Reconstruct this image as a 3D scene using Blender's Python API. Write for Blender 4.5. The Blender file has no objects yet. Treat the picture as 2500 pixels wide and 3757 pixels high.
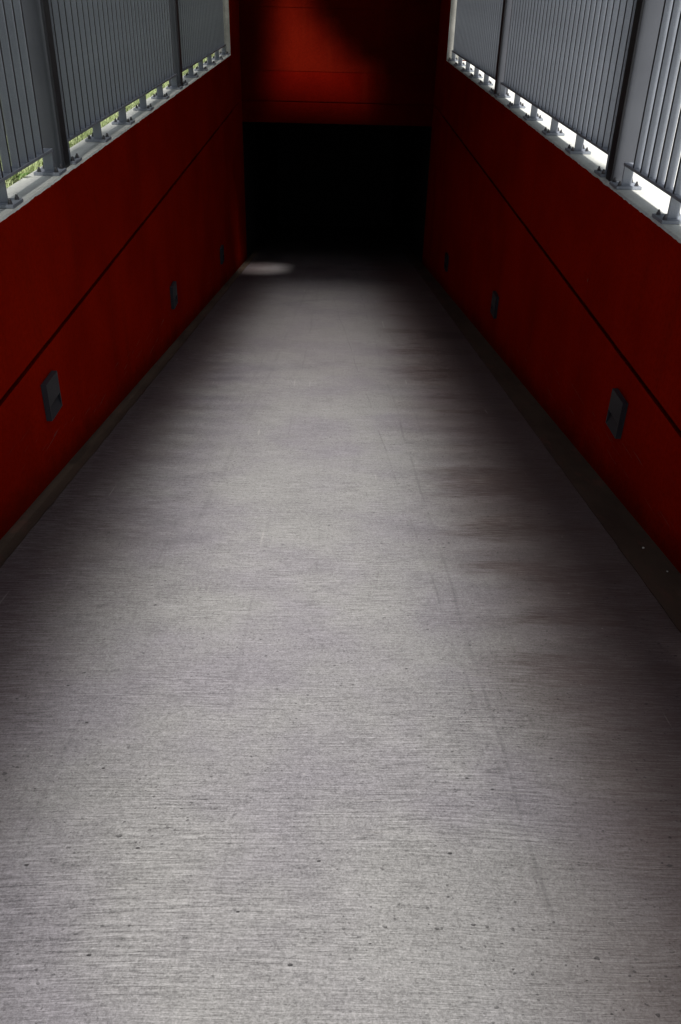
import bpy, bmesh, math, random
from mathutils import Vector, Matrix, noise
random.seed(7)
S = bpy.context.scene
COL = S.collection
U = 1.5                       # metres per half ramp width
rad = math.radians

# ------------------------------------------------------------------ camera, sky, sun, exposure
cam = bpy.data.cameras.new('camera'); co = bpy.data.objects.new('camera', cam); COL.objects.link(co); S.camera = co
_f, _pit, _rol, _yaw, _cx, _h = 1.98618451, 0.55520003, 0.02741078, 0.01632824, -0.01583428, 0.63343889
fw = Vector((math.sin(_yaw)*math.cos(_pit), math.cos(_yaw)*math.cos(_pit), -math.sin(_pit)))
rt = Vector((math.cos(_yaw), -math.sin(_yaw), 0)); up = rt.cross(fw)
r2 = math.cos(_rol)*rt + math.sin(_rol)*up; u2 = -math.sin(_rol)*rt + math.cos(_rol)*up
m = Matrix((r2, u2, -fw)).transposed().to_4x4(); m.translation = Vector((_cx*U, 0, _h*U)); co.matrix_world = m
cam.sensor_fit = 'HORIZONTAL'; cam.sensor_width = 36; cam.lens = 36*1.2667
cam.clip_start = .05; cam.clip_end = 2000

SUN_D = Vector((-0.04, 0.577, -1.0)).normalized()      # travel direction of the light
w = bpy.data.worlds.new('World'); S.world = w; w.use_nodes = True
nt = w.node_tree; bg = nt.nodes['Background']; sky = nt.nodes.new('ShaderNodeTexSky')
sky.sky_type = 'NISHITA'; sky.sun_disc = False
sky.sun_elevation = math.asin(-SUN_D.z); sky.sun_rotation = math.atan2(-SUN_D.x, -SUN_D.y)
hs = nt.nodes.new('ShaderNodeHueSaturation'); hs.inputs['Saturation'].default_value = .32      # hazy, paler sky
nt.links.new(sky.outputs[0], hs.inputs['Color']); nt.links.new(hs.outputs[0], bg.inputs[0]); bg.inputs[1].default_value = 0.10
sl = bpy.data.lights.new('sun', 'SUN'); sl.energy = 4.2; sl.angle = rad(7); sl.color = (1, .965, .92)
so = bpy.data.objects.new('sun', sl); COL.objects.link(so)
so.rotation_euler = SUN_D.to_track_quat('-Z', 'Y').to_euler(); so.location = (0, 0, 20)
S.view_settings.view_transform = 'Standard'; S.view_settings.look = 'None'
S.view_settings.exposure = 0.56; S.view_settings.gamma = 1.0

# ------------------------------------------------------------------ node helpers
class NB:
    def __init__(s, name, rough=.7, spec=.3, metal=0.):
        s.m = bpy.data.materials.new(name); s.m.use_nodes = True; s.t = s.m.node_tree
        s.b = s.t.nodes['Principled BSDF']
        s.b.inputs['Roughness'].default_value = rough
        s.b.inputs['Specular IOR Level'].default_value = spec; s.b.inputs['Metallic'].default_value = metal
        s.tc = s.n('ShaderNodeTexCoord').outputs['Object']
    def n(s, k, **kw):
        q = s.t.nodes.new(k)
        for a, v in kw.items(): setattr(q, a, v)
        return q
    def L(s, a, b):
        if hasattr(a, 'node'): s.t.links.new(a, b)
        else: b.default_value = a
    def map(s, scale=(1,1,1), rot=(0,0,0), loc=(0,0,0), vec=None):
        q = s.n('ShaderNodeMapping'); s.L(vec or s.tc, q.inputs[0])
        q.inputs['Scale'].default_value = scale; q.inputs['Rotation'].default_value = rot; q.inputs['Location'].default_value = loc
        return q.outputs[0]
    def noise(s, scale, detail=4, rough=.55, vec=None, dist=0.):
        q = s.n('ShaderNodeTexNoise'); s.L(vec or s.tc, q.inputs['Vector'])
        q.inputs['Scale'].default_value = scale; q.inputs['Detail'].default_value = detail
        q.inputs['Roughness'].default_value = rough; q.inputs['Distortion'].default_value = dist
        return q.outputs['Fac']
    def voro(s, scale, vec=None, out='Distance'):
        q = s.n('ShaderNodeTexVoronoi'); s.L(vec or s.tc, q.inputs['Vector']); q.inputs['Scale'].default_value = scale
        return q.outputs[out]
    def math(s, op, a, b=0., c=0., clamp=False):
        q = s.n('ShaderNodeMath', operation=op, use_clamp=clamp)
        s.L(a, q.inputs[0]); s.L(b, q.inputs[1]); s.L(c, q.inputs[2]); return q.outputs[0]
    def ramp(s, f, a, b, lo=0., hi=1.):
        q = s.n('ShaderNodeMapRange'); s.L(f, q.inputs[0]); q.clamp = True; q.interpolation_type = 'SMOOTHSTEP'
        q.inputs[1].default_value = a; q.inputs[2].default_value = b
        q.inputs[3].default_value = lo; q.inputs[4].default_value = hi; return q.outputs[0]
    def mix(s, f, a, b, mode='MIX'):
        q = s.n('ShaderNodeMix', data_type='RGBA', blend_type=mode, clamp_factor=True)
        s.L(f, q.inputs['Factor'])
        for v, i in ((a, q.inputs['A']), (b, q.inputs['B'])):
            if isinstance(v, tuple): i.default_value = (*v, 1)
            elif isinstance(v, (int, float)): i.default_value = (v, v, v, 1)
            else: s.L(v, i)
        return q.outputs['Result']
    def sep(s):
        q = s.n('ShaderNodeSeparateXYZ'); s.L(s.tc, q.inputs[0]); return q.outputs
    def col(s, c):
        i = s.b.inputs['Base Color']
        if isinstance(c, tuple): i.default_value = (*c, 1)
        else: s.L(c, i)
    def bump(s, h, strength=.3, dist=.002):
        q = s.n('ShaderNodeBump'); q.inputs['Strength'].default_value = strength; q.inputs['Distance'].default_value = dist
        s.L(h, q.inputs['Height']); s.L(q.outputs[0], s.b.inputs['Normal'])

# ------------------------------------------------------------------ materials
def mat_floor():
    n = NB('broomed_concrete', .78, .25)
    X, Y, Z = n.sep()
    # gentle bowing of the broom strokes
    bow = n.math('MULTIPLY', n.noise(.55, 1), .22)
    cmb = n.n('ShaderNodeCombineXYZ'); n.L(X, cmb.inputs[0]); n.L(n.math('ADD', Y, bow), cmb.inputs[1])
    v = cmb.outputs[0]
    s1 = n.noise(1, 3, .6, n.map((7, 135, 1), vec=v)); s2 = n.noise(1, 4, .7, n.map((18, 300, 1), vec=v, loc=(3, 1, 0)))
    s3 = n.noise(1, 2, .5, n.map((.7, 14, 1), vec=v, loc=(9, 4, 0)))
    zone = n.ramp(n.noise(.9, 3, .6, n.map((.8, 1.6, 1), loc=(5, 2, 0))), .38, .62)
    stri = n.math('MULTIPLY', n.math('ADD', n.math('SUBTRACT', s1, .5), n.math('MULTIPLY', n.math('SUBTRACT', s2, .5), .9)), n.ramp(zone, 0, 1, .5, 1.15))
    big = n.noise(.8, 4, .6); mid = n.noise(4.5, 5, .65, n.map((1, 1.3, 1), loc=(2, 7, 0)))
    grain = n.noise(170, 3, .85); grain2 = n.noise(70, 3, .7)
    val = n.math('ADD', 1.0, n.math('MULTIPLY', stri, 1.25))
    val = n.math('ADD', val, n.math('MULTIPLY', n.math('SUBTRACT', big, .5), .40))
    val = n.math('ADD', val, n.math('MULTIPLY', n.math('SUBTRACT', mid, .5), .20))
    val = n.math('ADD', val, n.math('MULTIPLY', n.math('SUBTRACT', s3, .5), .16))
    val = n.math('ADD', val, n.math('MULTIPLY', n.math('SUBTRACT', grain, .5), 2.0))
    val = n.math('ADD', val, n.math('MULTIPLY', n.math('SUBTRACT', grain2, .5), .9))
    c = n.mix(n.ramp(n.noise(1.7, 3), .35, .68), (.246, .243, .241), (.214, .205, .220))
    c = n.mix(1.0, c, n.n('ShaderNodeCombineColor').outputs[0], 'MIX') if False else c
    cc = n.n('ShaderNodeCombineColor'); [n.L(val, cc.inputs[i]) for i in range(3)]
    c = n.mix(1.0, c, cc.outputs[0], 'MULTIPLY')
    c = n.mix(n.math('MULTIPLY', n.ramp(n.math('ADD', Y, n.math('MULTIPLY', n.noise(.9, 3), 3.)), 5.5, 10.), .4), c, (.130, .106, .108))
    # brown-violet stain along both sides, broken up into broom streaks (tyre rubber and run-off grime)
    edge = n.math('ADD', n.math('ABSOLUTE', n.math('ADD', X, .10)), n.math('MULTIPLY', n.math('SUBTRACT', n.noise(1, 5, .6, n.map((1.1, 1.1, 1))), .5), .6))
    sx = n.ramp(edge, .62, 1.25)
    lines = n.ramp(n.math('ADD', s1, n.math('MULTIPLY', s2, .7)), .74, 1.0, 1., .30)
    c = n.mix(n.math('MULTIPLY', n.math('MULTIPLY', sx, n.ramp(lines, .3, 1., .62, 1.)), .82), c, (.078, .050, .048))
    # soaked dark patches with streaked ends on the right-hand side
    rs = n.math('MULTIPLY', n.ramp(X, .35, .8), n.ramp(n.math('ADD', n.noise(1, 4, .6, n.map((.8, 2.6, 1), loc=(3.3, 1.7, 0))), n.math('MULTIPLY', n.math('SUBTRACT', s3, .5), .25)), .50, .60))
    rs = n.math('MULTIPLY', rs, n.ramp(Y, 1.6, 2.6))
    c = n.mix(n.math('MULTIPLY', n.math('MULTIPLY', rs, lines), .70), c, (.058, .036, .030))
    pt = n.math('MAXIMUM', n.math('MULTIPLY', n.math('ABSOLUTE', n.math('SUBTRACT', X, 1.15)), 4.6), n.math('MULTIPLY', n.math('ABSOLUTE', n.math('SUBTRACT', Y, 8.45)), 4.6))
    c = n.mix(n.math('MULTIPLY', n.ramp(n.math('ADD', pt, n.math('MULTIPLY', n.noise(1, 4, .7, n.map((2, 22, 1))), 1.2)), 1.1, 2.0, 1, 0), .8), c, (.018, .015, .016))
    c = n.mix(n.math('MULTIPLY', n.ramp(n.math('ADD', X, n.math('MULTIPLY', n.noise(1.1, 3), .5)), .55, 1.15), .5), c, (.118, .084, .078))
    # blotches
    bl = n.ramp(n.noise(1.15, 3, .5, n.map((1, 1, 1), loc=(11, 3.3, 0))), .62, .74)
    c = n.mix(n.math('MULTIPLY', bl, .35), c, (.09, .085, .10))
    # tyre marks: (x at y=3, dx/dy, half width, strength)
    wob = n.math('MULTIPLY', n.math('SUBTRACT', n.noise(.9, 2), .5), .06)
    for x0, k, hw, stg, seed in ((.345, -.055, .006, .42, 1), (.465, -.018, .008, .42, 5), (.60, -.03, .006, .25, 9), (-.30, .012, .010, .26, 13),
                           (-.62, .035, .018, .20, 17), (-.05, .02, .006, .16, 21), (.78, -.05, .02, .2, 25), (-.72, .03, .008, .2, 31)):
        d = n.math('ABSOLUTE', n.math('SUBTRACT', n.math('ADD', X, wob), n.math('ADD', x0, n.math('MULTIPLY', n.math('SUBTRACT', Y, 4.2), k))))
        mk = n.ramp(d, hw*.3, hw*1.1, 1, 0)
        br = n.ramp(n.noise(1.3, 4, .7, n.map((1, 1, 1), loc=(seed, seed*2, 0))), .42, .62)
        c = n.mix(n.math('MULTIPLY', n.math('MULTIPLY', mk, br), stg*.7), c, (.075, .07, .075))
    # pale scratches running roughly along the ramp
    for sc, ang, lo in ((1.6, .18, 3), (1.3, -.1, 8)):
        sv = n.map((sc*26, sc*1.5, 1), rot=(0, 0, ang), loc=(lo, lo, 0))
        f = n.ramp(n.noise(1, 1, .4, sv), .78, .82)
        c = n.mix(n.math('MULTIPLY', f, .34), c, (.40, .39, .37))
    # pale broom ridges worn bright
    f = n.ramp(n.noise(1, 1, .4, n.map((5, 150, 1), vec=v, loc=(6, 2, 0))), .74, .80)
    c = n.mix(n.math('MULTIPLY', f, .35), c, (.36, .34, .32))
    # pits and dark specks
    vd = n.voro(9, n.map((1, 1.6, 1))); vr = n.voro(9, n.map((1, 1.6, 1)), 'Color')
    p1 = n.math('MULTIPLY', n.ramp(vd, .035, .06, 1, 0), n.ramp(vr, .42, .47))
    def dots(scale, rmax, dens, off):
        vv = n.map((1, 1.15, 1), loc=(off, off*.7, 0)); dq = n.n('ShaderNodeVectorMath', operation='ADD'); nz = n.n('ShaderNodeTexNoise')
        nz.inputs['Scale'].default_value = scale*2.2; n.L(vv, nz.inputs['Vector'])
        sc_ = n.n('ShaderNodeVectorMath', operation='SCALE'); n.L(nz.outputs['Color'], sc_.inputs[0]); sc_.inputs['Scale'].default_value = .55/scale
        n.L(vv, dq.inputs[0]); n.L(sc_.outputs[0], dq.inputs[1]); vv = dq.outputs[0]
        sp = n.n('ShaderNodeSeparateColor'); n.L(n.voro(scale, vv, 'Color'), sp.inputs[0])
        rr = n.math('MULTIPLY', n.math('POWER', sp.outputs[0], 3.), rmax)
        q = n.ramp(n.math('SUBTRACT', n.voro(scale, vv), rr), -.03, .03, 1, 0)
        return n.math('MULTIPLY', q, n.ramp(sp.outputs[1], 1-dens, 1-dens+.03))
    clus = n.ramp(n.noise(2.2, 3), .40, .60, .25, 1)
    p2 = n.math('MAXIMUM', n.math('MULTIPLY', dots(75, .34, .50, 1.3), clus), n.math('MULTIPLY', dots(34, .26, .42, 6.1), clus))
    pits = n.math('MAXIMUM', p1, n.math('MULTIPLY', p2, .75))
    c = n.mix(n.math('MULTIPLY', pits, .8), c, (.03, .028, .03))
    spots = n.ramp(n.noise(9, 3, .6, n.map((1, 1.5, 1), loc=(3, 3, 0))), .735, .78)
    c = n.mix(n.math('MULTIPLY', spots, .5), c, (.06, .058, .065))
    wf = n.math('MULTIPLY', n.ramp(n.voro(21, n.map((1, 1, 1), loc=(4, 4, 0))), .06, .10, 1, 0), n.ramp(n.voro(21, n.map((1, 1, 1), loc=(4, 4, 0)), 'Color'), .8, .82))
    c = n.mix(n.math('MULTIPLY', wf, .35), c, (.42, .41, .40))
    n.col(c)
    h = n.math('ADD', n.math('MULTIPLY', s1, .9), n.math('MULTIPLY', s2, .7)); h = n.math('ADD', h, n.math('MULTIPLY', grain, .5))
    h = n.math('SUBTRACT', h, n.math('MULTIPLY', pits, 1.6)); n.bump(h, .8, .003)
    return n.m

def mat_red(name='red_paint', base=(.39, .0125, .0020), dark=(.29, .0085, .0015)):
    n = NB(name, .9, .0)
    n.tc = n.n('ShaderNodeNewGeometry').outputs['Position']
    c = n.mix(n.ramp(n.noise(1.3, 4), .35, .7), base, dark)
    c = n.mix(n.math('MULTIPLY', n.ramp(n.noise(38, 5, .75), .35, .7), .55), c, tuple(x*.7 for x in dark))
    X, Y, Z = n.sep()
    # vertical roller drips and small chips
    dr = n.ramp(n.noise(1, 3, .6, n.map((14, 14, 1.1))), .62, .76)
    c = n.mix(n.math('MULTIPLY', dr, .3), c, tuple(x*.6 for x in dark))
    ch = n.math('MULTIPLY', n.ramp(n.voro(3.1, n.map((1, 1, .55))), .012, .03, 1, 0), n.ramp(n.voro(3.1, n.map((1, 1, .55)), 'Color'), .6, .65))
    c = n.mix(n.math('MULTIPLY', ch, .7), c, (.2, .12, .11))
    dk = n.math('MULTIPLY', n.ramp(n.voro(4.3, n.map((1, 1, .45), loc=(5, 5, 5))), .02, .04, 1, 0), n.ramp(n.voro(4.3, n.map((1, 1, .45), loc=(5, 5, 5)), 'Color'), .68, .72))
    c = n.mix(dk, c, (.01, .002, .002))
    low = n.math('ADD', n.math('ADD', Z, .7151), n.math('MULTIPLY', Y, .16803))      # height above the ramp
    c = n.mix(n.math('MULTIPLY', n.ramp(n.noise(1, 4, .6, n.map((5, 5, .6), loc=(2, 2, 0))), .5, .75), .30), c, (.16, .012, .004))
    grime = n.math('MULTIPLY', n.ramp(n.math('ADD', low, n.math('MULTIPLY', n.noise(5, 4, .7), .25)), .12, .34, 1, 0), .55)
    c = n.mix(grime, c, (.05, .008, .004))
    sc = n.math('MULTIPLY', n.ramp(n.noise(1, 2, .5, n.map((1, 3.2, 90), rot=(.166, 0, 0))), .66, .70), n.ramp(low, .10, .16)); sc = n.math('MULTIPLY', sc, n.ramp(low, .30, .42, 1, 0))
    c = n.mix(n.math('MULTIPLY', sc, .5), c, (.22, .09, .08))
    n.col(c); n.bump(n.math('ADD', n.noise(90, 4, .7), n.math('MULTIPLY', n.noise(7, 3), 1.5)), .35, .003)
    return n.m

def mat_concrete(name, base, dark, rough=.8, spec=.25, sc=1.):
    n = NB(name, rough, spec)
    c = n.mix(n.ramp(n.noise(3*sc, 5, .6), .35, .7), base, dark)
    c = n.mix(n.math('MULTIPLY', n.ramp(n.noise(60, 3, .7), .35, .75), .4), c, tuple(x*.7 for x in dark))
    p = n.math('MULTIPLY', n.ramp(n.voro(30), .08, .16, 1, 0), n.ramp(n.voro(30, out='Color'), .7, .75))
    c = n.mix(n.math('MULTIPLY', p, .6), c, tuple(x*.35 for x in dark))
    n.col(c); n.bump(n.math('ADD', n.noise(55, 5, .7), n.math('MULTIPLY', n.noise(9, 3), 1.2)), .4, .003)
    return n.m

def mat_metal(name, c0, c1, rough=.5, spec=.25, metal=0.):
    n = NB(name, rough, spec, metal)
    c = n.mix(n.ramp(n.noise(4, 4), .35, .7), c0, c1)
    c = n.mix(n.math('MULTIPLY', n.ramp(n.noise(420, 2, .7), .45, .75), .35), c, tuple(min(1, x*1.9) for x in c0))
    f = n.math('MULTIPLY', n.ramp(n.voro(14), .02, .045, 1, 0), n.ramp(n.voro(14, out='Color'), .86, .88))
    c = n.mix(n.math('MULTIPLY', f, .7), c, (.35, .35, .36))
    n.col(c); n.bump(n.noise(420, 3, .7), .25, .0006)
    return n.m

def mat_strip():
    n = NB('stained_mortar', .8, .2)
    c = n.mix(n.ramp(n.noise(1, 4, .6, n.map((3, 1.6, 1))), .35, .68), (.085, .060, .042), (.055, .037, .027))
    c = n.mix(n.math('MULTIPLY', n.ramp(n.noise(1, 5, .7, n.map((9, 3.2, 1), loc=(2, 2, 0))), .52, .72), .6), c, (.15, .065, .048))
    c = n.mix(n.math('MULTIPLY', n.ramp(n.noise(140, 3, .7), .4, .75), .4), c, (.10, .075, .06))
    n.col(c); n.bump(n.noise(40, 5, .7), .5, .004)
    return n.m

def mat_grass(name, a, b):
    n = NB(name, .6, .25)
    oi = n.n('ShaderNodeObjectInfo')
    c = n.mix(n.ramp(n.noise(9, 3), .35, .65), a, b); c = n.mix(n.math('MULTIPLY', n.ramp(n.noise(60, 2), .5, .7), .5), c, (.20, .19, .06))
    n.col(c)
    return n.m

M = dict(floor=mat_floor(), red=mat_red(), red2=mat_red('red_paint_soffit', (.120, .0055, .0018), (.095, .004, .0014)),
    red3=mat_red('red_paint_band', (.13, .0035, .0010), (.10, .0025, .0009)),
    coping=mat_concrete('coping_concrete', (.78, .79, .74), (.60, .61, .57)),
    jamb=mat_concrete('jamb_concrete', (.42, .42, .39), (.25, .25, .23)),
    roof=mat_concrete('unseen_roof_concrete', (.05, .05, .05), (.035, .035, .035)),
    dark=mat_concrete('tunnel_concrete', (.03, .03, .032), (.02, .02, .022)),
    paving=mat_concrete('pale_paving', (.74, .74, .71), (.66, .66, .63)),
    strip=mat_strip(), soil=mat_grass('turf_soil', (.09, .10, .035), (.06, .075, .025)),
    grass=mat_grass('grass_blades', (.46, .58, .24), (.58, .66, .36)),
    slate=mat_metal('slate_powder_coat', (.285, .310, .355), (.25, .272, .312)),
    post=mat_metal('post_powder_coat', (.085, .091, .105), (.072, .077, .09)),
    edge=mat_metal('inner_edge_shade', (.030, .031, .036), (.024, .025, .029)),  # near-black colour standing for shade on inner faces of bars and posts
    bolt=mat_metal('zinc_bolt', (.10, .10, .11), (.14, .14, .15), .35, .5, .6),
    lamp=mat_metal('lamp_housing_coat', (.030, .031, .038), (.024, .025, .031), .5, .3),
    lens=mat_metal('frosted_lens', (.012, .012, .016), (.01, .01, .013), .3, .5),
    leaf=mat_grass('leaf_green', (.10, .22, .04), (.14, .27, .06)))

# ------------------------------------------------------------------ mesh helpers (arguments in half-widths, meshes in metres)
def box(bm, x0, x1, y0, y1, z0, z1, o=(0, 0, 0)):
    v = [bm.verts.new(((x-o[0])*U, (y-o[1])*U, (z-o[2])*U)) for z in (z0, z1) for y in (y0, y1) for x in (x0, x1)]
    for f in ((0,2,3,1), (4,5,7,6), (0,1,5,4), (2,6,7,3), (0,4,6,2), (1,3,7,5)): bm.faces.new([v[i] for i in f])
def quad(bm, pts): return bm.faces.new([bm.verts.new((p[0]*U, p[1]*U, p[2]*U)) for p in pts])
def mk(name, bm, mats, parent=None, bevel=0., smooth=False):
    if bevel: bmesh.ops.bevel(bm, geom=bm.edges[:], offset=bevel, segments=2, affect='EDGES', profile=.6)
    bmesh.ops.recalc_face_normals(bm, faces=bm.faces[:])
    me = bpy.data.meshes.new(name); bm.to_mesh(me); bm.free()
    for q in (mats if isinstance(mats, (list, tuple)) else [mats]): me.materials.append(q)
    if smooth:
        for pl in me.polygons: pl.use_smooth = True
    o = bpy.data.objects.new(name, me); COL.objects.link(o)
    if parent: o.parent = parent
    return o
def tag(o, label=None, cat=None, group=None, kind=None):
    for k, v in (('label', label), ('category', cat), ('group', group), ('kind', kind)):
        if v: o[k] = v
    return o
def empty(name, loc, label, cat, group=None):
    o = bpy.data.objects.new(name, None); COL.objects.link(o); o.location = Vector(loc)*U; o.empty_display_size = .1
    return tag(o, label, cat, group)
def copy_tree(o, parent=None):
    c = o.copy(); COL.objects.link(c)
    if parent: c.parent = parent
    for ch in list(kids.get(o.name, [])): kids.setdefault(c.name, []).append(copy_tree(ch, c))
    return c
kids = {}
def child(o, parent): kids.setdefault(parent.name, []).append(o); return o
def j(a): return random.uniform(-a, a)

FZ = lambda y: -.4767 - .16803*y
Y0 = -.4767/.16803               # where the ramp meets grade (y = -2.84)
YL = 9.9                         # plane of the portal wall
YE = 15.5
FENCE_END = 9.03
ROOFZ = 1.60

# ------------------------------------------------------------------ ground and ramp floor
bm = bmesh.new(); quad(bm, [(-.945, Y0, 0), (.885, Y0, 0), (.885, YE, FZ(YE)), (-.945, YE, FZ(YE))])
tag(mk('ramp_floor', bm, M['floor']), kind='structure')
def strip(name, x0, x1):
    # smooth mortar strip between floor and wall, with a slightly ragged edge that laps the floor
    bm = bmesh.new(); N = 420; prev = None
    for i in range(N+1):
        y = Y0 + (YE-Y0)*i/N; z = FZ(y)
        e = .0030*noise.noise(Vector((y*9, x0, 0))) + .0022*noise.noise(Vector((y*31, x1, 3)))
        xi = x1 + e if x0 < 0 else x0 + e
        xo = x0 if x0 < 0 else x1
        row = [bm.verts.new((a*U, y*U, (z+dz)*U)) for a, dz in ((xo, .012), (xo+(xi-xo)*.45, .006), (xi, .0035), (xi, -.004))]
        if prev:
            for k in range(3): bm.faces.new((prev[k], prev[k+1], row[k+1], row[k]))
        prev = row
    tag(mk(name, bm, M['strip']), kind='structure')
strip('gutter_strip_left', -1.0, -.943); strip('gutter_strip_right', .884, 1.0)

bm = bmesh.new(); quad(bm, [(-1.122, Y0, -.02), (-1.122, 60, -.02), (-300, 60, -.02), (-300, Y0, -.02)])
tag(mk('lawn_ground', bm, M['soil']), kind='structure')
bm = bmesh.new()
quad(bm, [(-300, -300, -.02), (300, -300, -.02), (300, Y0, -.02), (-300, Y0, -.02)])
quad(bm, [(-300, 60, -.02), (300, 60, -.02), (300, 400, -.02), (-300, 400, -.02)])
tag(mk('ground', bm, M['paving']), kind='structure')
bm = bmesh.new()
yy = Y0
while yy < 12:
    for xa in (1.135, 1.945, 2.755):
        box(bm, xa, xa+.80, yy+.005, min(yy+.80, 12)-.005, -.05, -.008)
    yy += .81
box(bm, 3.57, 300, Y0, 60, -.06, -.012); box(bm, 1.13, 3.565, 12, 60, -.06, -.012); box(bm, 1.131, 3.565, Y0, 12, -.08, -.02)
tag(mk('pavement', bm, M['paving']), kind='structure')

# ------------------------------------------------------------------ red retaining walls with coping and joint groove
def wall(sgn, label):
    bm = bmesh.new(); N = 560; ya, yb = Y0+.02, FENCE_END; prev = None
    J = -.470
    for i in range(N+1):
        y = ya + (yb-ya)*i/N
        rg = .0035*noise.noise(Vector((y*11, sgn*3, 0))) + .003*noise.noise(Vector((y*37, sgn*5, 1)))
        ch = max(0, noise.noise(Vector((y*17, sgn*9, 7)))-.45)*.02
        jz = .0012*noise.noise(Vector((y*6, sgn, 4)))
        prof = [(1.128, -2.9), (1.128, -.003), (1.122, .0), (1.006+rg*.5+ch, .0), (1.0+ch*.6, -.006-rg-ch),
                (1.0, -.016-rg-ch), (1.0, J+.0085+jz), (1.011, J+.0060+jz), (1.011, J-.0060+jz), (1.0, J-.0085+jz), (1.0, -2.9)]
        row = [bm.verts.new((sgn*a*U, y*U, z*U)) for a, z in prof]
        if prev:
            for k in range(len(prof)-1):
                f = bm.faces.new((prev[k], prev[k+1], row[k+1], row[k]))
                f.material_index = 1 if k < 4 else (2 if k in (6, 7, 8) else 0)
        else: bm.faces.new(row)
        prev = row
    o = mk('retaining_wall', bm, [M['red'], M['coping'], M['groove']])
    tag(o, label, 'wall', 'red retaining walls along the ramp')
    return o
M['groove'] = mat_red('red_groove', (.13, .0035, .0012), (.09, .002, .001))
wall(-1, 'red painted retaining wall left of the ramp, below the darker fence and the grass')
wall(1, 'red painted retaining wall right of the ramp, below the lighter grey fence')

# full-height wall parts beyond the fence (jamb in bare concrete, ramp face red)
def endwall(sgn, label):
    root = empty('side_wall', (sgn*1.06, FENCE_END, FZ(FENCE_END)), label, 'wall', 'full height side walls beside the portal')
    ox = (sgn*1.06, FENCE_END, FZ(FENCE_END))
    bm = bmesh.new(); xa, xb = sorted((sgn*1.0, sgn*1.35)); J = -.470
    def sbox(z0, z1, dx=0):
        a, b = sorted((sgn*(1.0+dx), sgn*1.35)); box(bm, a, b, FENCE_END+.012, YL-.002, z0, z1, ox)
    sbox(-2.9, J-.0055); sbox(J-.0055, J+.0055, .01); sbox(J+.0055, ROOFZ)
    mk('painted_face', bm, M['red'], root)
    bm = bmesh.new(); a, b = sorted((sgn*1.003, sgn*1.35)); box(bm, a, b, FENCE_END+.002, FENCE_END+.0115, 0, ROOFZ, ox)
    mk('concrete_jamb', bm, M['jamb'], root)
endwall(-1, 'tall red wall with pale concrete end, between left fence and the dark portal')
endwall(1, 'tall red wall with pale concrete end, between right fence and the dark portal')

# ------------------------------------------------------------------ portal wall (lintel) and the unlit garage behind
root = empty('portal_wall', (0, YL, FZ(YL)), 'red stepped portal wall spanning the ramp above the black opening', 'wall')
ox = (0, YL, FZ(YL))
def pbox(name, z0, z1, dy, m):
    bm = bmesh.new(); box(bm, -1.35, 1.35, YL-dy, YL+.25, z0, z1, ox); return mk(name, bm, m, root, bevel=.004)
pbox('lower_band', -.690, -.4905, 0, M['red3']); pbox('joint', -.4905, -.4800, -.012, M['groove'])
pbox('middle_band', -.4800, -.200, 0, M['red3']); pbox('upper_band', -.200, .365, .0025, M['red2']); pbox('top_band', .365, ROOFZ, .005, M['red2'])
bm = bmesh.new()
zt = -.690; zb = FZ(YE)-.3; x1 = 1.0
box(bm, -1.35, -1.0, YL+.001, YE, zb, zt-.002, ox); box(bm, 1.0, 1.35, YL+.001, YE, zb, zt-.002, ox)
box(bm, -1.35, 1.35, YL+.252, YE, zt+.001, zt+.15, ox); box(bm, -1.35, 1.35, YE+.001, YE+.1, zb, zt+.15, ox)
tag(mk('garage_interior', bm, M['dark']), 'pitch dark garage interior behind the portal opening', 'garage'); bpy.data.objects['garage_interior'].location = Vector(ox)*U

# ------------------------------------------------------------------ unseen roof sheet, shaped to shade the ramp and let light bands through
# plan rectangles: everything solid except openings placed to light ramp, far patch and portal
XL, XR = -1.0, 1.07
SL, SR = -.50, .60
holes_y = []
order = [0, 2, 3, 1]                    # saw-toothed opening edges, cut to soften the light band on the ramp
row = .042; yb = Y0; q = 0
while yb < 6.3:
    d = order[q % 4]/3*.34; e = order[(q+2) % 4]/3*.42; t = max(0., (yb-.9)/5.4); f = 1-.92*t**1.3
    holes_y.append((yb, yb+row*f, SL-.12+d, SR+.11-e))
    yb += row; q += 1
holes_y += [(6.74, 7.36, -.73, -.52)]  # opening placed to throw the light patch onto the far left floor
for q in range(24):                                                                  # wedge-shaped opening placed to throw the glow onto the portal
    t = 1-(q+.5)/24; holes_y.append((8.74+.52*q/24, 8.74+.52*(q+1)/24, -.70+(0, .16, .06, .22, .10, .19)[q % 6], -.46+.84*t**1.5+(0, .20, .07, .26, .13)[q % 5]))
bm = bmesh.new(); T = .004; z0, z1 = ROOFZ, ROOFZ+T
ycur = Y0
for a, b, xa, xb in holes_y:
    if a > ycur: box(bm, XL, XR, ycur, a, z0, z1)
    box(bm, XL, xa, a, b, z0, z1); box(bm, xb, XR, a, b, z0, z1); ycur = b
box(bm, XL, XR, ycur, 9.0, z0, z1) if ycur < 9.0 else None
print('roof mask opening ends', yb)
box(bm, -1.36, 1.36, 9.2605, YE, z0, z1)
box(bm, -1.0, -.988, Y0, 9.02, .82, ROOFZ-.001)            # unseen strip added along the left edge to stop sun leaking in
tag(mk('roof_light_mask', bm, M['roof']), 'unseen thin roof sheet above the ramp, its openings shaped to light the floor and portal', 'roof')

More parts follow.
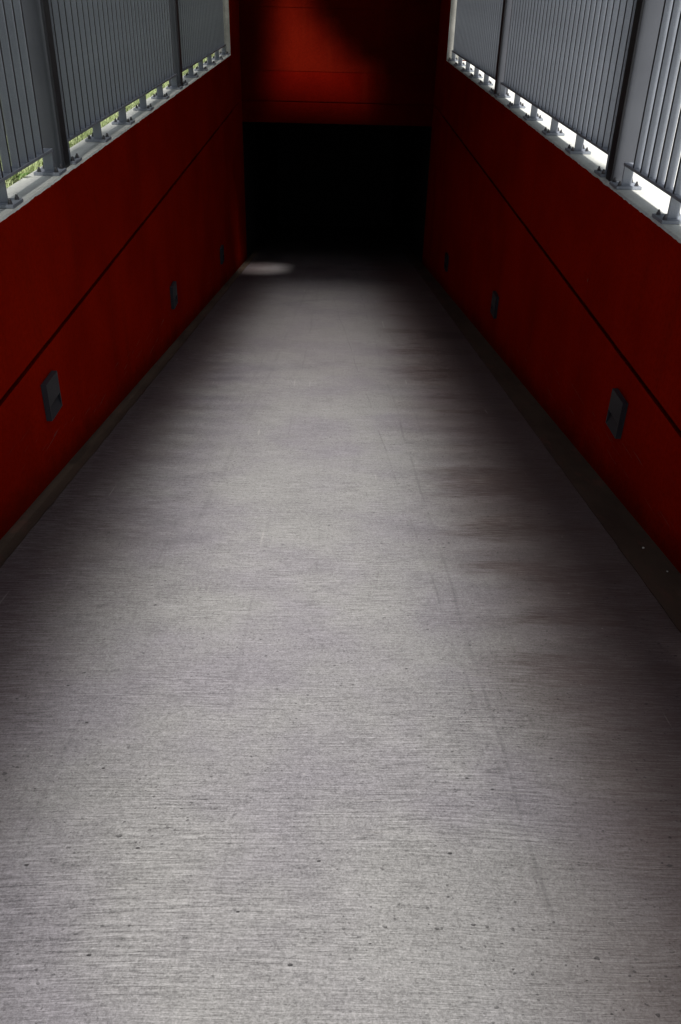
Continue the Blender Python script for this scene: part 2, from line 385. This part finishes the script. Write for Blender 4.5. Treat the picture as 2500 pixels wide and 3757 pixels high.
# ------------------------------------------------------------------ fence
PITCH = 2.8/33
ZR0, ZR1 = .077, .087
TOP = ROOFZ - .02
PX = 1.05
def fence_panel_proto():
    """panel from post at y=0 to post at y=2.8, local x=0 on the support line, +x towards the ramp (left fence)"""
    root = bpy.data.objects.new('bar_fence', None); COL.objects.link(root); root.empty_display_size = .1
    me = None; bars = []
    for k in range(30):
        y = 2.555 - k*PITCH
        if me is None:
            bm = bmesh.new(); box(bm, -.0050, .020, -.0072, .0072, 0, TOP-ZR1-.02)
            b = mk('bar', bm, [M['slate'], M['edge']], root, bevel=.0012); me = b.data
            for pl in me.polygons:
                if pl.normal.x > .6: pl.material_index = 1  # ramp-side faces painted dark, their shade put into the colour
        else:
            b = bpy.data.objects.new('bar', me); COL.objects.link(b); b.parent = root
        b.location = Vector((0, y, ZR1+.0005))*U; child(b, root)
    bm = bmesh.new(); box(bm, -.0175, .0215, .072, 2.665, ZR0, ZR1); r = child(mk('bottom_rail', bm, M['slate'], root, bevel=.0015), root)
    bm = bmesh.new(); box(bm, -.0175, .0215, .072, 2.665, TOP-.018, TOP); r = child(mk('top_rail', bm, M['slate'], root, bevel=.0015), root)
    first = None
    for k in range(6):
        y = .100 + k*.515
        if first is None:
            bm = bmesh.new(); box(bm, -.0185, .0175, -.0165, -.0080, .0115, ZR0-.0005, (0, 0, 0))
            ft = mk('foot', bm, M['slate'], root, bevel=.001)
            bm = bmesh.new(); box(bm, -.048, .044, -.050, .050, .001, .0110); pl = child(mk('base_plate', bm, M['slate'], ft, bevel=.0015), ft)
            bme = None
            for bx in (-.032, .030):
                for by in (-.033, .033):
                    if bme is None:
                        bm = bmesh.new()
                        def cyl(r, h, z, seg, r2=None):
                            bmesh.ops.create_cone(bm, cap_ends=True, segments=seg, radius1=r*U, radius2=(r2 or r)*U, depth=h*U, matrix=Matrix.Translation((0, 0, (z+h/2)*U)))
                        cyl(.0082, .0012, 0, 16); cyl(.0066, .0065, .0013, 6); cyl(.0045, .006, .0079, 12, .004); cyl(.004, .0022, .014, 12, .002)
                        bo = mk('bolt', bm, M['bolt'], ft); bme = bo.data
                    else:
                        bo = bpy.data.objects.new('bolt', bme); COL.objects.link(bo); bo.parent = ft
                    bo.location = Vector((bx, by, .0112))*U; child(bo, ft)
            first = ft
        else: ft = copy_tree(first, root)
        ft.location = Vector((0, y, 0))*U; child(ft, root)
    return root
proto = fence_panel_proto()
first_used = False
PY = 3.45
PANELS = [
 (-1, 0.65, 'dark slate bar fence panel on the left coping nearest the camera, before the first post'),
 (-1, 3.45, 'dark slate bar fence panel between the two posts on the left coping'),
 (-1, 6.25, 'grey bar fence panel on the left coping, farthest, ending at the pale concrete jamb'),
 (1, 0.65, 'light grey bar fence panel on the right coping nearest the camera, cut by the frame'),
 (1, 3.45, 'light grey bar fence panel between the two posts on the right coping'),
 (1, 6.25, 'grey bar fence panel on the right coping, farthest, ending at the concrete jamb')]
for sgn, y, lab in PANELS:
    if not first_used: o = proto; first_used = True
    else: o = copy_tree(proto)
    o.location = Vector((sgn*PX, y, 0))*U
    if sgn > 0: o.scale = (-1, 1, 1)
    tag(o, lab, 'fence', 'bar fence panels on the copings')
def post_mesh():
    bm = bmesh.new(); bmp = bmesh.new()
    return bm
POSTS = [(-1, 3.45, 'near dark fence post on the left coping, thick against the left frame edge'),
         (-1, 6.25, 'far dark fence post on the left coping'),
         (1, 3.45, 'near dark fence post on the right coping, large at the upper right'),
         (1, 6.25, 'far dark fence post on the right coping')]
def new_post():
    root = bpy.data.objects.new('fence_post', None); COL.objects.link(root)
    bm = bmesh.new(); box(bm, -.052, .0215, -.038, .025, .001, TOP); child(mk('tube', bm, M['post'], root, bevel=.010, smooth=False), root)
    bm = bmesh.new(); box(bm, .0218, .030, -.040, .027, .001, TOP); child(mk('shaded_face_plate', bm, M['edge'], root, bevel=.0015), root)  # dark colour paints in the shade on the post's ramp side
    bm = bmesh.new(); box(bm, -.056, .034, -.044, .031, TOP+.0005, TOP+.008); child(mk('cap', bm, M['post'], root, bevel=.002), root)
    return root
pp = new_post(); us = False
for sgn, y, lab in POSTS:
    o = pp if not us else copy_tree(pp); us = True
    o.location = Vector((sgn*PX, y, 0))*U
    if sgn > 0: o.scale = (-1, 1, 1)
    tag(o, lab, 'fence post', 'fence posts on the copings')
# posts outside the frame that carry the fence
for sgn in (-1, 1):
    o = copy_tree(pp); o.location = Vector((sgn*PX, .65, 0))*U
    if sgn > 0: o.scale = (-1, 1, 1)
    tag(o, 'fence post on the %s coping beside the camera' % ('left' if sgn < 0 else 'right'), 'fence post', 'fence posts on the copings')

# ------------------------------------------------------------------ wall lights: shallow boxes with a scooped lower opening
def new_lamp():
    root = bpy.data.objects.new('wall_light', None); COL.objects.link(root)
    D, W2, Ht = .0205, .065, .067      # depth, half width, half height
    # profile in (depth, z), housing swept in y; the scoop lies between two cheeks
    bm = bmesh.new()
    def prism(prof, y0, y1):
        a = [bm.verts.new((d*U, y0*U, z*U)) for d, z in prof]; b = [bm.verts.new((d*U, y1*U, z*U)) for d, z in prof]
        n = len(prof); bm.faces.new(a); bm.faces.new(b[::-1])
        for i in range(n): bm.faces.new((a[i], a[(i+1) % n], b[(i+1) % n], b[i]))
    full = [(.001, -Ht), (D, -Ht), (D, Ht), (.001, Ht)]
    scoop = [(.001, -Ht), (D, -Ht), (.0075, -.012), (D, -.012), (D, Ht), (.001, Ht)]
    scoop[2] = (.0060, -.012)
    prism(full, -W2, -W2+.006); prism(scoop, -W2+.00605, W2-.00605); prism(full, W2-.006, W2)
    child(mk('housing', bm, M['lamp'], root), root)
    bm = bmesh.new(); box(bm, .0065, .0190, -W2+.008, W2-.008, -.0150, -.0125); child(mk('lens', bm, M['lens'], root), root)
    return root
lp = new_lamp(); us = False
LAMPS = [(-1, 2.775, -.633, 'dark wall light on the left red wall nearest the camera'),
         (-1, 5.20, -1.050, 'dark wall light on the left red wall, middle one of the three'),
         (-1, 7.60, -1.455, 'dark wall light on the left red wall, farthest and barely visible'),
         (1, 2.755, -.647, 'grey wall light on the right red wall nearest the camera'),
         (1, 5.22, -1.071, 'grey wall light on the right red wall, middle one of the three'),
         (1, 7.68, -1.498, 'grey wall light on the right red wall, farthest, beside the dark portal')]
for sgn, y, z, lab in LAMPS:
    o = lp if not us else copy_tree(lp); us = True
    o.location = Vector((sgn*1.0, y, z))*U
    if sgn > 0: o.scale = (-1, 1, 1)
    tag(o, lab, 'wall light', 'recess wall lights low on the red walls')

# ------------------------------------------------------------------ grass beside the left coping
bm = bmesh.new()
def blade(x, y, h, wd, lean, az):
    dx, dy = math.cos(az), math.sin(az); px, py = -dy*wd/2, dx*wd/2; prev = None
    for i, t in enumerate((0, .4, .75, 1)):
        c = (x*U+dx*lean*t*t, y*U+dy*lean*t*t, -.02*U+h*(t-.25*lean/h*t*t if h else t)); s = 1-t*t*.95
        row = (bm.verts.new((c[0]-px*s, c[1]-py*s, c[2])), bm.verts.new((c[0]+px*s, c[1]+py*s, c[2])))
        if prev: bm.faces.new((prev[0], prev[1], row[1], row[0]))
        prev = row
for i in range(22000):
    y = .9+8.0*random.random()**1.15; x = -1.128-random.random()**1.3*.34
    blade(x, y, random.uniform(.03, .085), random.uniform(.003, .006), random.uniform(.01, .06), random.uniform(0, 6.28))
g = tag(mk('grass', bm, M['grass']), 'sunlit green grass growing behind the left coping', 'grass', kind='stuff')
# small broad-leaved weed clump by the near post
bm = bmesh.new()
for i in range(26):
    a = random.uniform(0, 6.28); Ls = random.uniform(.03, .06); hx, hy = -1.15*U+j(.03), 3.22*U+j(.12); dx, dy = math.cos(a), math.sin(a)
    zz = .01+random.uniform(0, .05)
    pts = [(0, 0, 0), (.35, .28, .3), (.75, .22, .45), (1, 0, .4), (.75, -.22, .45), (.35, -.28, .3)]
    bm.faces.new([bm.verts.new((hx+(dx*p-dy*q)*Ls, hy+(dy*p+dx*q)*Ls, -.02+zz+r*Ls)) for p, q, r in pts])
tag(mk('weed', bm, M['leaf']), 'broad leaved weed in the grass behind the near left fence foot', 'plant')

# ------------------------------------------------------------------ hedges added outside the frame to block low side light
def hedge_blocker(sgn, lab):
    bm = bmesh.new(); xa, xb = sorted((sgn*3.9, sgn*4.7)); NX, NY, NZ = 4, 90, 16
    def P(i, jj, k):
        x = xa+(xb-xa)*i/NX; y = -3+21*jj/NY; z = -.05+2.9*k/NZ; v = Vector((x, y, z)); d = noise.noise_vector(v*3.1)*.07+noise.noise_vector(v*9)*.04
        return bm.verts.new((v+d)*U)
    G = {}
    def g(i, jj, k):
        if (i, jj, k) not in G: G[i, jj, k] = P(i, jj, k)
        return G[i, jj, k]
    for jj in range(NY):
        for k in range(NZ):
            for i in (0, NX): bm.faces.new((g(i, jj, k), g(i, jj+1, k), g(i, jj+1, k+1), g(i, jj, k+1)))
        for i in range(NX): bm.faces.new((g(i, jj, NZ), g(i+1, jj, NZ), g(i+1, jj+1, NZ), g(i, jj+1, NZ)))
    for i in range(NX):
        for k in range(NZ):
            for jj in (0, NY): bm.faces.new((g(i, jj, k), g(i+1, jj, k), g(i+1, jj, k+1), g(i, jj, k+1)))
    tag(mk('hedge_blocker', bm, M['hedge_blocker']), lab, 'hedge_blocker', 'unseen hedges added to block side light')
M['hedge_blocker'] = mat_grass('blocker_leaves', (.03, .045, .018), (.045, .06, .022))
hedge_blocker(-1, 'unseen leafy screen added beyond the lawn, blocks light from the left'); hedge_blocker(1, 'unseen leafy screen added beyond the paving, blocks light from the right')

# unseen brick block added left of the camera to shade the nearest left panel
hut_blocker = empty('shade_hut', (-2.5, -.6, -.02), 'unseen brick block added on the lawn to shade the nearest left fence panel', 'hut_blocker')
ho = (-2.5, -.6, -.02)
M['brick'] = mat_concrete('blocker_brick', (.07, .045, .035), (.05, .03, .025))
bm = bmesh.new(); box(bm, -3.4, -1.5, -2.7, 1.5, -.02, 1.45, ho); mk('wall', bm, M['brick'], hut_blocker)  # sides of the added shade block
bm = bmesh.new(); box(bm, -3.5, -1.4, -2.8, 1.6, 1.4505, 1.54, ho); mk('roof', bm, M['roof'], hut_blocker, bevel=.01)  # top of the added shade block
bm = bmesh.new(); box(bm, -1.4985, -1.475, -1.0, -.4, -.01, 1.35, ho); dr = mk('blocker_door', bm, M['post'], hut_blocker, bevel=.004)
bm = bmesh.new(); box(bm, -1.474, -1.45, -.95, -.93, .6, .72, ho); mk('blocker_handle', bm, M['bolt'], dr, bevel=.002)

# two pale bits of grit on the right-hand mortar strip
for px, py, rr, lab in ((.952, 2.19, .0035, 'larger pale pebble on the brown strip at the foot of the right wall'), (.968, 2.03, .0024, 'tiny pale pebble on the brown strip, nearer the camera than the larger one')):
    bm = bmesh.new(); bmesh.ops.create_icosphere(bm, subdivisions=2, radius=rr*U)
    for v in bm.verts: v.co = v.co*(1+.35*noise.noise(v.co*400+Vector((px*50, 0, 0)))); v.co.z *= .7
    o = mk('pebble', bm, M['paving'], smooth=True); o.location = Vector((px, py, FZ(py)+.0095+rr*.4))*U; tag(o, lab, 'pebble')
